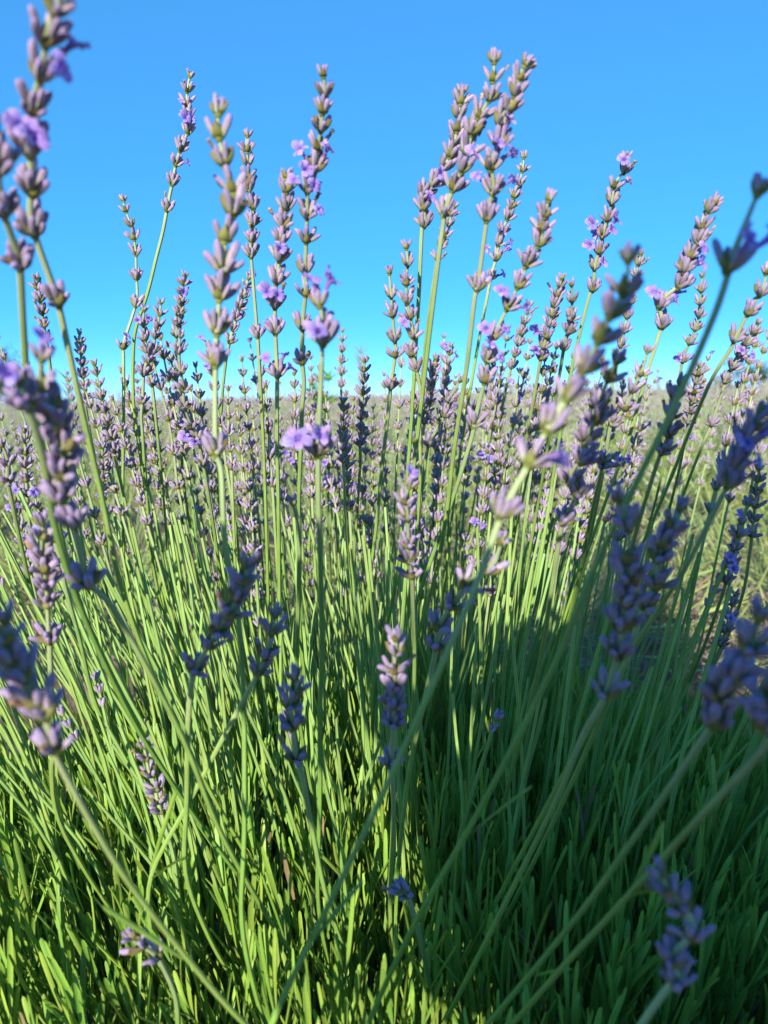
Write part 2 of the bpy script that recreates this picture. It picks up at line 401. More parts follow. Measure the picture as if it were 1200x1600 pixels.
def stalk(label, W, stem3d, group, detail, size=1.0, rad=.00115, nodes=(), seed=0, full=1.0, green=0.0):
    """W: list of (point, blossoms) from tip to lowest whorl, in the place; stem3d: points below it, down into the bush"""
    r = np.random.default_rng(seed)
    pts = np.array([w[0] for w in W]); nb = [w[1] for w in W]
    path = catmull(np.vstack([pts, stem3d]), 5)[::-1]          # root to tip
    base = path[0].copy()
    root = link('lavender_stalk'); tag(root, label, 'lavender', group); root.location = base
    seg = np.concatenate([[0], np.cumsum(np.linalg.norm(np.diff(path, axis=0), axis=1))]); tot = seg[-1]
    k0 = len(path) - 1 - 5 * (len(pts) - 1)                    # where the lowest whorl sits
    rr = np.where(seg < seg[k0], rad * (1.12 - .12 * seg / seg[k0]), rad * (1 - .45 * (seg - seg[k0]) / (tot - seg[k0] + 1e-6)))
    st = tube(path - base, rr, 8 if detail > 0 else 6)
    st[2][:, 1] = np.repeat(np.clip(1 - np.maximum(0, seg[k0] - seg) / .20, 0, 1), 8 if detail > 0 else 6)   # pale only near the flowers
    link('stem', mesh('stem', *st, mats=[MAT['stem']]), root)
    spin = r.uniform(0, 6.28)
    n = len(pts)
    for i in range(n):
        a = pts[max(0, i - 1)]; b = pts[i + 1] if i + 1 < n else stem3d[0]
        ax = nrm(a - b); t = i / max(1, n - 1)
        sz = size * (.88 + .18 * min(1, t * 1.8)) * r.uniform(.93, 1.07)
        spin += math.pi / 2 + r.uniform(-.25, .25)
        p = pts[i] - ax * .45 * BL * sz - base
        f = frame(ax, spin=spin); T = T4(f, p, sz)
        tip = i == 0
        cnt = min(10, max(4, int(round((4.4 + 4.4 * min(1, t * 1.6)) * full + r.uniform(-1.6, 1.6)) / 2) * 2))
        v = int(r.integers(4)); lay = LAYTIP[v] if tip else LAY[cnt][v]
        if detail >= 2:
            w = link('flower_whorl', BRACT_ME[v if not tip else 0], root); put(w, T)
            for k, (q, d, s) in enumerate(lay):
                o = link('bud', BUD_ME[int(r.integers(3))], w)
                put(o, T4(frame(d + r.normal(0, .05, 3), spin=r.uniform(0, 6.28)), q, s))
        else:
            w = link('flower_whorl', (JWT if tip else JW[cnt])[v], root); put(w, T)
        # open blossoms on the calyces that face out of the crowd
        facing = []
        for q, d, s in lay:
            wd = f @ d; facing.append(abs(wd @ _Rt) * .6 - wd @ _F * .8 + r.uniform(0, .5))
        for k in np.argsort(facing)[::-1][:nb[i]]:
            q, d, s = lay[k]
            dd = nrm(d + np.array([d[0], d[1], 0]) * .5)
            o = link('blossom', BLOS_ME[int(r.integers(4))], w)
            put(o, T4(frame(dd, ref=np.array([d[1], -d[0], 0.02]) if abs(d[0]) + abs(d[1]) > .05 else None, spin=r.uniform(-.4, .4)), q + d * BL * .72 * s, r.uniform(.8, 1.1)))
        if r.uniform() < .24 and not tip:
            q, d, s = lay[int(r.integers(len(lay)))]
            o = link('withered_blossom', WITH_ME[int(r.integers(2))], w); put(o, T4(frame(d), q + d * BL * .9 * s, r.uniform(.8, 1.2)))
    for (p, ax, ls) in nodes:                                    # a pair of leaves at a joint of the stem
        sp = r.uniform(0, 3.14)
        for side in (0, 1):
            f = frame(ax, spin=sp + math.pi * side)
            dirv = nrm(f[:, 2] + .28 * f[:, 1])
            m3 = np.stack([f[:, 0], cross(dirv, f[:, 0]), dirv], 1)
            o = link('leaf', LEAF_ME[int(r.integers(6))], root); put(o, T4(m3, p - base + f[:, 1] * rad, ls))
    COUNT['stalk'] += 1
    return root

def descend(px, d0, d1, dz=.22):
    """photograph points down a stem with depth running d0 -> d1, then on into the bush"""
    px = np.array(px, float)
    ln = np.concatenate([[0], np.cumsum(np.linalg.norm(np.diff(px, axis=0), axis=1))])
    return px, ln

def hero(label, d, W, S, group=None, seed=None, size=1.0, rad=.00115, nodes=(), detail=None, full=1.0, to=None):
    """W whorls [(x,y[,blossoms])], S stem points below, d=(depth at tip, depth at last stem point)"""
    allp = [(w[0], w[1]) for w in W] + list(S)
    px = np.array(allp, float)
    ln = np.concatenate([[0], np.cumsum(np.linalg.norm(np.diff(px, axis=0), axis=1))]); ln /= ln[-1]
    dep = d[0] + (d[1] - d[0]) * ln ** 1.15
    P = np.array([at(x, y, q) for (x, y), q in zip(allp, dep)])
    stem = list(P[len(W):])
    # carry the stem on until it is lost among the leaves
    p = stem[-1]; q = stem[-2] if len(stem) > 1 else P[len(W) - 1]
    dirv = nrm(p - q)
    dirv = nrm(dirv + .5 * nrm(ROOT - p))
    while p[2] > .15:
        p = p + dirv * .05; dirv = nrm(dirv + .25 * nrm(ROOT - p)); stem.append(p)
        if len(stem) > 30 or dirv[2] > -.1: break
    nd = []
    for (i, ls) in nodes:
        j = len(W) + i
        nd.append((P[j], nrm(P[j - 1] - P[j]), ls))
    det = detail if detail is not None else (2 if d[0] <= .345 else 1)
    sd = seed if seed is not None else int(px[0, 0] * 7 + px[0, 1])
    size = size * (1.0 if d[0] < .3 else .93 if d[0] < .38 else .86)
    full = full * random.uniform(.82, 1.12)
    return stalk(label, [(P[i], (W[i][2] if len(W[i]) > 2 else 0)) for i in range(len(W))], np.array(stem), group, det, size, rad, nd, abs(sd), full)

def sp(a, b, n, bl=(), bow=0.0):
    """n whorls from tip a to base b, closer at the tip; bl: indices in flower"""
    out = []
    for i in range(n):
        t = (i / (n - 1)) ** 1.12
        x = a[0] + (b[0] - a[0]) * t + bow * math.sin(math.pi * t); y = a[1] + (b[1] - a[1]) * t
        out.append((x, y, 1 + (i % 2) if i in bl else 0))
    return out

# ------------------------------------------------------------------ the setting: ground, field, trees, fence
def ground():
    g = np.concatenate([-np.geomspace(400, 4.2, 22), np.linspace(-4, 4, 81), np.geomspace(4.2, 400, 22)])
    X, Y = np.meshgrid(g, g + 2.0, indexing='ij'); n = len(g)
    r = np.random.default_rng(5)
    Z = r.normal(0, .011, X.shape) * (np.hypot(X, Y - 2) < 5) - .012
    V = np.stack([X, Y, Z], -1).reshape(-1, 3); I = np.arange(n * n).reshape(n, n)
    F = np.stack([I[:-1, :-1], I[1:, :-1], I[1:, 1:], I[:-1, 1:]], -1).reshape(-1, 4)
    o = link('ground', mesh('ground', V, F, V[:, :2], [MAT['soil']])); tag(o, 'dry brown soil of the lavender field between the rows', None, None, 'structure')
ground()

def far_bush(seed, ns=150, nleaf=900, rad=.36, top=.50, whorls=6, buds=5, dry=70):
    """one bush of the rows behind: leaf mass and a fan of flowering stalks, as (leaf mesh, stalk mesh, dry mesh)"""
    r = np.random.default_rng(seed); A = Acc(); B = Acc(); D = Acc()
    T = []
    for _ in range(nleaf):
        a, q = r.uniform(0, 6.28), math.sqrt(r.uniform()) * rad
        z = (.27 - .19 * (q / rad) ** 2) * r.uniform(.45, 1.05)
        d = nrm(np.array([math.cos(a) * q * 1.6, math.sin(a) * q * 1.6, .45]) + r.normal(0, .28, 3))
        T.append(T4(frame(d, spin=r.uniform(0, 6.28)), (math.cos(a) * q, math.sin(a) * q, z), r.uniform(1.0, 1.7)))
    T = np.array(T)
    for k in range(3): A.many(LEAF_LOW[k], T[k::3])
    bt, bd = [], []
    for _ in range(ns):
        a, q = r.uniform(0, 6.28), math.sqrt(r.uniform()) * rad * .55
        b = np.array([math.cos(a) * q, math.sin(a) * q, .10])
        out = q / (rad * .55)
        h = top * (r.uniform(.78, 1.06) if r.uniform() < .88 else r.uniform(1.05, 1.22)) * (1 - .16 * out * out)
        tip = np.array([math.cos(a) * (q + out * .26) + r.normal(0, .03), math.sin(a) * (q + out * .26) + r.normal(0, .03), h])
        mid = (b + tip) / 2 + [0, 0, .05]
        P = catmull([b, mid, tip], 2); V, F, U = tube(P, np.full(len(P), .0011), 3, False); B.add(V, F, U, 0)
        ln = r.uniform(.045, .095); ax = nrm(tip - mid)
        for i in range(whorls):
            p = tip - ax * ln * (i / (whorls - 1)) ** 1.2; s = r.uniform(.9, 1.15)
            sp0 = r.uniform(0, 6.28)
            for k in range(buds):
                az = sp0 + k * 6.28 / buds; ti = R(r.uniform(18, 45))
                f = frame(ax, spin=az); d = f @ np.array([math.sin(ti), 0, math.cos(ti)])
                bt.append(T4(frame(d), p - ax * .003, s))
    B.many(BUD_FAR, np.array(bt), 1)
    for _ in range(dry):                                     # last year's bent dry twigs on the flanks
        a = r.uniform(0, 6.28); q = rad * r.uniform(.55, 1.15)
        p = np.array([math.cos(a) * q, math.sin(a) * q, r.uniform(.03, .16)]); d = nrm(np.array([math.cos(a) * .6, math.sin(a) * .6, .3]) + r.normal(0, .5, 3))
        P = np.array([p - d * .05, p + [0, 0, .006], p + d * .05]); V, F, U = tube(P, np.full(3, .0013), 3, False); D.add(V, F, U, 0)
        for k in range(5): bd.append(T4(frame(nrm(d + r.normal(0, .5, 3))), p + d * .01 * k, r.uniform(.8, 1.2)))
    D.many(BUD_FAR, np.array(bd), 0)
    return (A.build('leaf_mass', [MAT['far_leaf']]), B.build('flower_stalks', [MAT['far_stem'], MAT['far_bud']]), D.build('dry_twigs', [MAT['dry']]))

def low(p):
    V, F, U = p; keep = [0, 1, 2, 9, 10, 11, 21, 22, 23]
    return V[keep], np.array([(0, 1, 4, 3), (1, 2, 5, 4), (3, 4, 7, 6), (4, 5, 8, 7)]), U[keep]
LEAF_LOW = [low(LEAVES[k]) for k in (0, 1, 4)]
FAR = [far_bush(40 + k, 105, 1600) for k in range(5)]
NEAR = [far_bush(60 + k, 60, 1000, dry=420) for k in range(2)]
ORD = ['first', 'second', 'third', 'fourth', 'fifth', 'sixth', 'seventh', 'eighth', 'ninth', 'tenth', 'eleventh', 'twelfth', 'thirteenth', 'fourteenth', 'fifteenth', 'sixteenth', 'seventeenth', 'eighteenth', 'nineteenth', 'twentieth', 'twenty-first', 'twenty-second', 'twenty-third', 'twenty-fourth', 'twenty-fifth', 'twenty-sixth']
def field():
    r = np.random.default_rng(77)
    rows = [1.62, 2.95, 4.3, 5.7, 7.1, 8.6]
    for ri, y0 in enumerate(rows):
        half = .53 * y0 + .3; step = .50
        xs = np.arange(-half, half, step) + r.uniform(-.1, .1)
        for ci, x in enumerate(xs):
            yy = y0 - .10 * x + r.normal(0, .05)
            if ri == 0 and -.55 < x < -.30: continue
            k = int(r.integers(5)); s = r.uniform(.93, 1.06)
            root = link('lavender_bush'); root.location = (x + r.normal(0, .04), yy, 0); root.rotation_euler = (0, 0, r.uniform(0, 6.28))
            root.scale = (s * 1.0, s * 1.0, s * ((1.0 if ri == 0 else 1.07) + (0.04 if x > .6 else 0)))
            tag(root, f'out of focus lavender bush in the {ORD[ri]} row behind, {ORD[ci]} from the left', 'lavender bush', 'lavender bushes in the rows behind')
            for me in (NEAR[k % 2] if ri == 0 else FAR[k]):
                o = link(me.name.split('.')[0], me, root); o['kind'] = 'stuff'
    # the rest of the field, rows too far off to tell bush from bush
    A = Acc(); bt, lt, stt = [], [], []
    y0 = 10.1
    spike = revolve([(.002, 0), (.009, .014), (.006, .024), (.0085, .036), (.003, .07)], 3)
    stem = revolve([(.0016, 0), (.0012, .34)], 3)
    bt = []; st = []
    while y0 < 75:
        half = .56 * y0 + 1; n = int(half * 2 * 34 / (1 + (y0 - 10) / 14))
        X = r.uniform(-half, half, n); Yv = y0 - .1 * X + r.normal(0, .19, n); k = 1 + (y0 - 10) / 40
        H = .55 * (r.uniform(.80, 1.03, n) + (r.uniform(0, 1, n) < .16) * r.uniform(.05, .38, n)) * (1 - .05 * np.minimum(1, (y0 - 10) / 30))
        for x, y, h in zip(X, Yv, H):
            f = frame(np.array([r.normal(0, .15), r.normal(0, .15), 1]), spin=r.uniform(0, 6))
            s = k * r.uniform(.9, 1.3); bt.append(T4(f * [s, s, r.uniform(.9, 1.4)], (x, y, h - .08))); st.append(T4(f * [s * 1.2, s * 1.2, 1], (x, y, h - .42)))
        y0 += 1.45
    A.many(stem, np.array(st), 0); A.many(spike, np.array(bt), 1)
    tl = np.array([T4(frame(nrm(np.array([r.normal(0, .5), r.normal(0, .5), 1])), spin=r.uniform(0, 6)), (r.uniform(-1, 1) * (.56 * q + 1), q, r.uniform(.05, .33)), 3.2 + q / 12) for q in r.choice(np.arange(10, 70, 1.45), 14000) + r.normal(0, .25, 14000)])
    A.many(LEAF_LOW[1], tl, 2)
    o = link('lavender_field', A.build('lavender_field', [MAT['far_stem'], MAT['far_bud'], MAT['far_leaf']]))
    tag(o, 'far lavender rows blurring into one grey mauve band', None, None, 'stuff')
field()

def tree(label, x, y, h, w, seed, n=2600, leaf=.16, group='trees at the edge of the field'):
    r = np.random.default_rng(seed); root = link('tree'); root.location = (x, y, 0); tag(root, label, 'tree', group)
    B = Acc(); tips = []
    P = catmull([(0, 0, -.05), (.05, .02, h * .2), (0, .05, h * .55)], 4); V, F, U = tube(P, np.linspace(.05 * h, .025 * h, len(P)), 8, False); B.add(V, F, U)
    for k in range(11):
        a = r.uniform(0, 6.28); z0 = h * r.uniform(.15, .5); e = np.array([math.cos(a) * w * r.uniform(.25, .48), math.sin(a) * w * r.uniform(.25, .48), h * r.uniform(.4, .93)])
        P = catmull([(0, 0.02, z0), (e[0] * .5, e[1] * .5, (z0 + e[2]) * .5 + .05 * h), tuple(e)], 3); V, F, U = tube(P, np.linspace(.02 * h, .005 * h, len(P)), 5, False); B.add(V, F, U); tips.append(e)
        for _ in range(3):
            tips.append(e * r.uniform(.55, .95) + r.normal(0, .07 * h, 3))
    link('trunk', B.build('trunk', [MAT['wood']]), root)
    T = []
    for _ in range(n):
        c = tips[int(r.integers(len(tips)))]; p = c + r.normal(0, 1, 3) * [.085 * w, .085 * w, .07 * h]
        if p[2] < h * .06: p[2] = h * .06 + abs(r.normal(0, .1))
        T.append(T4(frame(r.normal(0, 1, 3), spin=r.uniform(0, 6)), p, leaf / .045 * r.uniform(.6, 1.3)))
    q = LEAF_LOW[1][0] * [4, 1, 1]
    A = Acc(); A.many((q, LEAF_LOW[1][1], LEAF_LOW[1][2]), np.array(T)); o = link('crown', A.build('crown', [MAT['tree_leaf']]), root)
pl = at(-12, 640, 34); tree('dark green round tree at the left end of the horizon', pl[0], pl[1], 3.2, 3.0, 1, 5200)
pr = at(1195, 600, 48); tree('low bushy green tree at the right end of the horizon', pr[0], pr[1], 2.3, 4.6, 2)
pr = at(1128, 600, 52); tree('small low bush left of the right-hand horizon tree', pr[0], pr[1], 1.3, 2.2, 3, 1200)

def fence():
    root = link('wire_fence'); a = at(20, 630, 42); root.location = (a[0], a[1], 0)
    tag(root, 'thin wire fence on posts along the far left edge of the field', 'fence')
    mp = plain('fence_post', (.22, .19, .16), .8); mw = plain('fence_wire', (.3, .3, .32), .5, .6)
    V, F, U = revolve([(.05, -.2), (.048, .6), (.045, 1.22), (.02, 1.25)], 8); me = mesh('post', V, F, U, [mp])
    for k in range(5):
        o = link('post', me, root); o.location = (k * 2.2, k * .25, 0)
    for z in (.75, 1.0, 1.18):
        P = np.array([(t * 8.8, t * 1.0, z - .02 * math.sin(t * 4 * math.pi) ** 2) for t in np.linspace(0, 1, 17)])
        link('wire', mesh('wire', *tube(P, np.full(17, .008), 5, False), mats=[mw]), root)
fence()

def weed():
    r = np.random.default_rng(8); p0 = at(507, 640, 2.6); root = link('weed'); root.location = (p0[0], p0[1], 0)
    tag(root, 'bright green leafy weed standing up behind the middle stalks', 'weed')
    B = Acc(); T = []
    top = p0[2] + .115
    for k in range(5):
        e = np.array([r.normal(0, .025), r.normal(0, .03), top * r.uniform(.86, 1)])
        P = catmull([(0, 0, 0), (e[0] * .3, e[1] * .3, e[2] * .5), tuple(e)], 4); V, F, U = tube(P, np.linspace(.003, .0012, len(P)), 5, False); B.add(V, F, U)
        for q in P[3:]:
            for _ in range(9): T.append(T4(frame(nrm(np.array([r.normal(0, 1), r.normal(0, 1), r.uniform(.2, 1)])), spin=r.uniform(0, 6)), q + r.normal(0, .006, 3), r.uniform(.7, 1.1)))
    link('stem', B.build('stem', [MAT['weed']]), root)
    A = Acc(); q = LEAF_LOW[1][0] * [3.2, 1, 1]; A.many((q, LEAF_LOW[1][1], LEAF_LOW[1][2]), np.array(T)); o = link('foliage', A.build('foliage', [MAT['weed']]), root); o['kind'] = 'stuff'
weed()

def feather_grass(label, x, y, d, ln, lean):
    r = np.random.default_rng(int(x)); a = at(x, y, d); root = link('feathery_grass'); root.location = (a[0] - lean * .3, a[1], 0); tag(root, label, 'grass', 'feathery grass heads')
    q = a - np.array(root.location); P = catmull([(0, 0, 0), (q[0] * .3, 0, q[2] * .6), tuple(q)], 6)
    link('stem', mesh('stem', *tube(P, np.linspace(.0012, .0006, len(P)), 5, False), mats=[MAT['stem']]), root)
    A = Acc(); ax = nrm(q - P[-4])
    for k in range(70):
        t = r.uniform(); b = q - ax * ln * t; f = frame(ax, spin=r.uniform(0, 6.28)); dv = nrm(f[:, 0] * .75 + ax)
        l = r.uniform(.012, .022) * (1.1 - .5 * abs(t - .5)); V, F, U = tube(np.array([b, b + dv * l * .5, b + nrm(dv + ax * -.15) * l]), [.00035, .00028, .0001], 3, False); A.add(V, F, U)
    o = link('seed_head', A.build('seed_head', [MAT['straw']]), root); o['kind'] = 'stuff'
feather_grass('pale feathery grass head behind the cream coloured spike', 563, 548, .95, .065, .0)
feather_grass('feathery grass head behind the leftmost curving stems', 104, 588, .9, .05, -.03)
# ------------------------------------------------------------------ the photographer, whose shadow lies over the right foreground
def skinned(name, V, E, Rad, mats, pick, sub=2, root=0):
    me = bpy.data.meshes.new(name); me.from_pydata([tuple(v) for v in V], E, [])
    o = bpy.data.objects.new(name, me); COL.objects.link(o)
    sk = o.modifiers.new('skin', 'SKIN'); sk.use_smooth_shade = True
    for i, q in enumerate(Rad):
        me.skin_vertices[0].data[i].radius = q if isinstance(q, tuple) else (q, q)
        me.skin_vertices[0].data[i].use_root = (i == root)
    s = o.modifiers.new('sub', 'SUBSURF'); s.levels = sub; s.render_levels = sub
    dg = bpy.context.evaluated_depsgraph_get(); ev = o.evaluated_get(dg); out = bpy.data.meshes.new_from_object(ev)
    bpy.data.objects.remove(o); bpy.data.meshes.remove(me)
    for m in mats: out.materials.append(m)
    for p in out.polygons: p.material_index = pick(p.center); p.use_smooth = True
    out.name = name
    return out

def photographer():
    ox = -.018
    V, E, Q = [], [], []
    def v(p, q, par=None):
        V.append((p[0] + ox, p[1], p[2])); Q.append(q)
        if par is not None: E.append((par, len(V) - 1))
        return len(V) - 1
    pel = v((0, -.66, .20), (.15, .12)); wa = v((0, -.60, .33), (.13, .10), pel); ch = v((0, -.50, .47), (.15, .11), wa); up = v((0, -.45, .585), (.15, .09), ch)
    nk = v((0, -.42, .66), .075, up); jaw = v((0, -.385, .69), (.062, .062), nk); hd = v((0, -.375, .755), (.078, .088), jaw); cr = v((0, -.385, .82), (.066, .075), hd)
    for s in (-1, 1):
        sh = v((s * .112, -.44, .59), .060, up); el = v(((-.105, -.27, .535) if s < 0 else (.19, -.23, .34)), .043, sh)
        hand = (-.108, -.03, .55) if s < 0 else (.03 - ox, -.03, .48)
        wr = v((hand[0] - (-.012 if s < 0 else -.05), hand[1] - .05, hand[2] - (.02 if s < 0 else .055)), .028, el)
        hip = v((s * .10, -.66, .18), .10, pel); kn = v((s * .13, -.34, .40), .072, hip); an = v((s * .15, -.52, .09), .045, kn); to = v((s * .16, -.36, .035), .04, an)
        pa = v((hand[0] - (.004 if s < 0 else -.03), hand[1] - .004, hand[2] - (.008 if s < 0 else 0)), (.032, .017), wr)
        for k in range(4):                                   # four fingers round the edge of the phone
            z0 = hand[2] + .034 - k * .021; x0 = hand[0] - (.012 if s < 0 else -.03); g = 1 if s < 0 else -1
            if s < 0:                                        # raised beside the phone, fingertips up
                a = v((hand[0] + .026 - k * .021, hand[1] + .006, hand[2] + .034), .0095, pa); b = v((hand[0] + .030 - k * .025, hand[1] + .012, hand[2] + .058 - .004 * abs(k - 1)), .0088, a); v((hand[0] + .034 - k * .027, hand[1] + .010, hand[2] + .080 - .007 * abs(k - 1)), .0075, b)
            else:
                a = v((x0 - g * .012, hand[1] + .010, z0 + .012), .0085, pa); b = v((x0 - g * .004, hand[1] + .022, z0 + .018), .008, a); v((x0 + g * .014, hand[1] + .021, z0 + .018), .0065, b)
        a = v((hand[0] + (.034 if s < 0 else .01), hand[1] - .012, hand[2] + (-.005 if s < 0 else .03)), .0095, pa); v((hand[0] + (.048 if s < 0 else -.006), hand[1] - .010, hand[2] + (.016 if s < 0 else .05)), .008, a)
    skin = plain('skin', (.50, .32, .23), .55); shirt = plain('shirt', (.30, .34, .42), .85); jean = plain('jeans', (.06, .08, .14), .9); shoe = plain('shoe', (.1, .1, .1), .7)
    def pick(c):
        x, y, z = c
        if z < .075: return 3
        if y < -.30 and z < .30 or (z < .47 and y > -.60 and .06 < abs(x - ox) < .26 and z < .47 and y < -.27 and abs(x - ox) < .22): return 2
        if z < .615 and y < -.13: return 1
        return 0
    root = link('person', None); root.location = (ox, -.55, 0); tag(root, 'person crouching behind the viewpoint, holding up a phone and shading the lavender', 'person')
    me = skinned('body', V, E, Q, [skin, shirt, jean, shoe], pick)
    o = link('body', me, root); o.location = (-ox, .55, 0)
    # hair cap, eyes, nose, ears
    V, F, U = revolve([(.112, -.13), (.110, -.07), (.097, -.01), (.090, .03), (.078, .07), (.05, .1), (.004, .112)], 16); V[:, 1] *= 1.05; V[:, 1] -= .03
    hair = link('hair', mesh('hair', V, F, U, [plain('hair', (.05, .03, .02), .6)]), root); hair.location = (0, .17, .755)
    V, F, U = revolve([(.002, -.014), (.012, -.008), (.014, 0), (.012, .008), (.002, .014)], 8)
    for s in (-1, 1):
        e = link('ear', mesh('ear', V * [.5, .8, 2], F, U, [skin]), root); e.location = (s * .078, .165, .745)
        e = link('eye', mesh('eye', V * .8, F, U, [plain('eye', (.5, .5, .5), .2)]), root); e.location = (s * .03, .255, .755)
    e = link('nose', mesh('nose', V * [.8, 1.2, 1.6], F, U, [skin]), root); e.location = (0, .265, .725)
    e = link('mouth', mesh('mouth', V * [2, .6, .35], F, U, [plain('lips', (.4, .16, .14), .5)]), root); e.location = (0, .25, .69)
    # the phone
    ph = link('phone', None); ph.location = (-.030, -.012, .512); ph.rotation_euler = (-PITCH, 0, 0); tag(ph, 'black phone held upright in both hands of the person', 'phone')
    def slab(w, d, h, b):
        import bmesh
        bm = bmesh.new(); bmesh.ops.create_cube(bm, size=1); bmesh.ops.scale(bm, vec=(w, d, h), verts=bm.verts); bmesh.ops.bevel(bm, geom=bm.edges[:], offset=b, segments=2, affect='EDGES')
        m = bpy.data.meshes.new('slab'); bm.to_mesh(m); bm.free(); return m
    m = slab(.076, .008, .158, .0035); m.materials.append(plain('phone_case', (.02, .02, .025), .35)); link('case', m, ph)
    m = slab(.070, .001, .150, .0004); m.materials.append(plain('phone_screen', (.02, .03, .04), .1)); o = link('screen', m, ph); o.location = (0, -.0045, 0)
photographer()
# ------------------------------------------------------------------ the bush in front
BUSH = link('lavender_bush'); BUSH.location = (0.02, .47, 0)
tag(BUSH, 'large lavender bush in front, bright green narrow leaves filling the foreground', 'lavender bush')
B0 = np.array([0.02, .47, 0])
def top_height(x, y):
    u, v = (x - .02) / .60, (y - .47) / .43
    q = u * u + v * v
    return .262 - .15 * q * q + .022 * np.sin(9 * x + 2) * np.cos(11 * y), q

def foliage():
    r = np.random.default_rng(21); T, kinds = [], []
    stems = Acc()
    n = 0
    while n < 4300:
        x, y = r.uniform(-.58, .62), r.uniform(.06, .90)
        zt, q = top_height(x, y)
        if q > 1: continue
        n += 1
        zt = zt + r.normal(0, .022)
        lean = np.array([(x - .02) * .85, (y - .47) * .35, 1.0]) + r.normal(0, .12, 3); lean = nrm(lean)
        top = np.array([x, y, zt]); ln = r.uniform(.07, .12); sp0 = r.uniform(0, 3.14)
        V, F, U = tube(np.array([top - lean * ln * 1.5, top - lean * ln * .7, top - lean * .02]), [.0011, .0010, .0007], 4, False); stems.add(V, F, U * [1, .2])
        m = int(r.integers(4, 7))
        for i in range(m):
            p = top - lean * ln * (i / m); sp0 += math.pi / 2
            for side in (0, 1):
                f = frame(lean, spin=sp0 + math.pi * side + r.normal(0, .3))
                op = r.uniform(.03, .20) + .04 * i
                dv = nrm(f[:, 2] + op * f[:, 1] + r.normal(0, .06, 3)); x3 = nrm(f[:, 0] - dv * (f[:, 0] @ dv))
                T.append(T4(np.stack([x3, cross(dv, x3), dv], 1), p, (r.uniform(.55, .92) if i == 0 else r.uniform(.66, 1.02)))); kinds.append(int(r.integers(6)))
    T = np.array(T); kinds = np.array(kinds)
    # the 300 leaves that show largest are parts of their own
    mid = T[:, :3, 3] + T[:, :3, 2] * .025
    v = mid - CAM; d = v @ _F; X = 600 + FPX * (v @ _Rt) / d; Y = 800 - FPX * (v @ _Up) / d
    vis = (X > 10) & (X < 1190) & (Y > 900) & (Y < 1590) & (d > .2)
    tops = mid[:, 2] - top_height(mid[:, 0], mid[:, 1])[0]
    score = np.where(vis, d - 1.2 * tops, 99)
    big = np.argsort(score)[:300]
    sel = np.zeros(len(T), bool); sel[big] = True
    for i in big:
        o = link('leaf', LEAF_ME[kinds[i]], BUSH); t = T[i].copy(); t[:3, 3] -= B0; put(o, t)
    A = Acc(); T2 = T.copy(); T2[:, :3, 3] -= B0
    deep = (tops < -.035) | (d > .62)
    for k in range(6):
        A.many(LEAVES[k], T2[(kinds == k) & ~sel & ~deep]); A.many(low(LEAVES[k]), T2[(kinds == k) & ~sel & deep])
    o = link('leaf_mass', A.build('leaf_mass', [MAT['leaf']]), BUSH); o['kind'] = 'stuff'
    for s in stems.V: s -= B0
    o = link('leafy_shoots', stems.build('leafy_shoots', [MAT['stem']]), BUSH); o['kind'] = 'stuff'
    # the sheaf of green stems whose young spikes are too small and too many to pick apart
    C = Acc(); bt = []
    for k in range(1250):
        x = r.normal(.02, .27); y = np.clip(r.normal(.53, .14), .27, .86); zt, q = top_height(x, y)
        if q > 1.0: continue
        b = np.array([.02 + (x - .02) * .88 + r.normal(0, .012), .47 + (y - .47) * .8, .12])
        e = np.array([x + (x - .02) * (.20 if x < 0 else .38) + r.normal(0, .022), y + (y - .47) * .2, r.uniform(.33, .50)])
        px_, py_, d_ = pix(e)
        if d_ < .40 or py_ < 735 + 70 * r.uniform() or (px_ > 960 and d_ > .5): continue
        P = catmull([b, (b + e) / 2 + [r.normal(0, .006) - (x - .02) * .06, r.normal(0, .006), .03], e], 4) - B0
        V, F, U = tube(P, np.linspace(.00145, .0010, len(P)) * r.uniform(.8, 1.15), 6, False); C.add(V, F, U * [1, .75])
        ax = nrm(P[-1] - P[-3])
        if r.uniform() < (.10 if py_ < 850 else .03):
            for w in range(int(r.integers(2, 5))):
                s0 = r.uniform(0, 6)
                for q2 in range(5):
                    ti = R(r.uniform(10, 35)); f = frame(ax, spin=s0 + q2 * 1.256); bt.append(T4(frame(f @ np.array([math.sin(ti), 0, math.cos(ti)])), P[-1] - ax * .008 * w, r.uniform(.7, .95)))
    C.many(BUD_MID, np.array(bt), 1)
    o = link('sheaf_of_stems', C.build('sheaf_of_stems', [MAT['stem'], MAT['bud']]), BUSH); o['kind'] = 'stuff'
    W = Acc()
    for k in range(26):
        a = r.uniform(0, 6.28); e = np.array([math.cos(a) * r.uniform(.1, .36), math.sin(a) * r.uniform(.08, .26), r.uniform(.10, .17)])
        V, F, U = tube(catmull([(r.normal(0, .03), r.normal(0, .03), -.02), tuple(e * [.5, .5, .45]), tuple(e)], 4), np.linspace(.007, .003, 9), 6, False); W.add(V, F, U)
    o = link('woody_base', W.build('woody_base', [MAT['wood']]), BUSH); o['kind'] = 'stuff'
foliage()

# ------------------------------------------------------------------ the stalks one can pick out in the photograph
TG = 'tall lavender stalks in sunlight against the sky'
DG = 'near lavender stalks in the shade of the photographer'
MG = 'lavender stalks in the middle of the bush'
H = hero
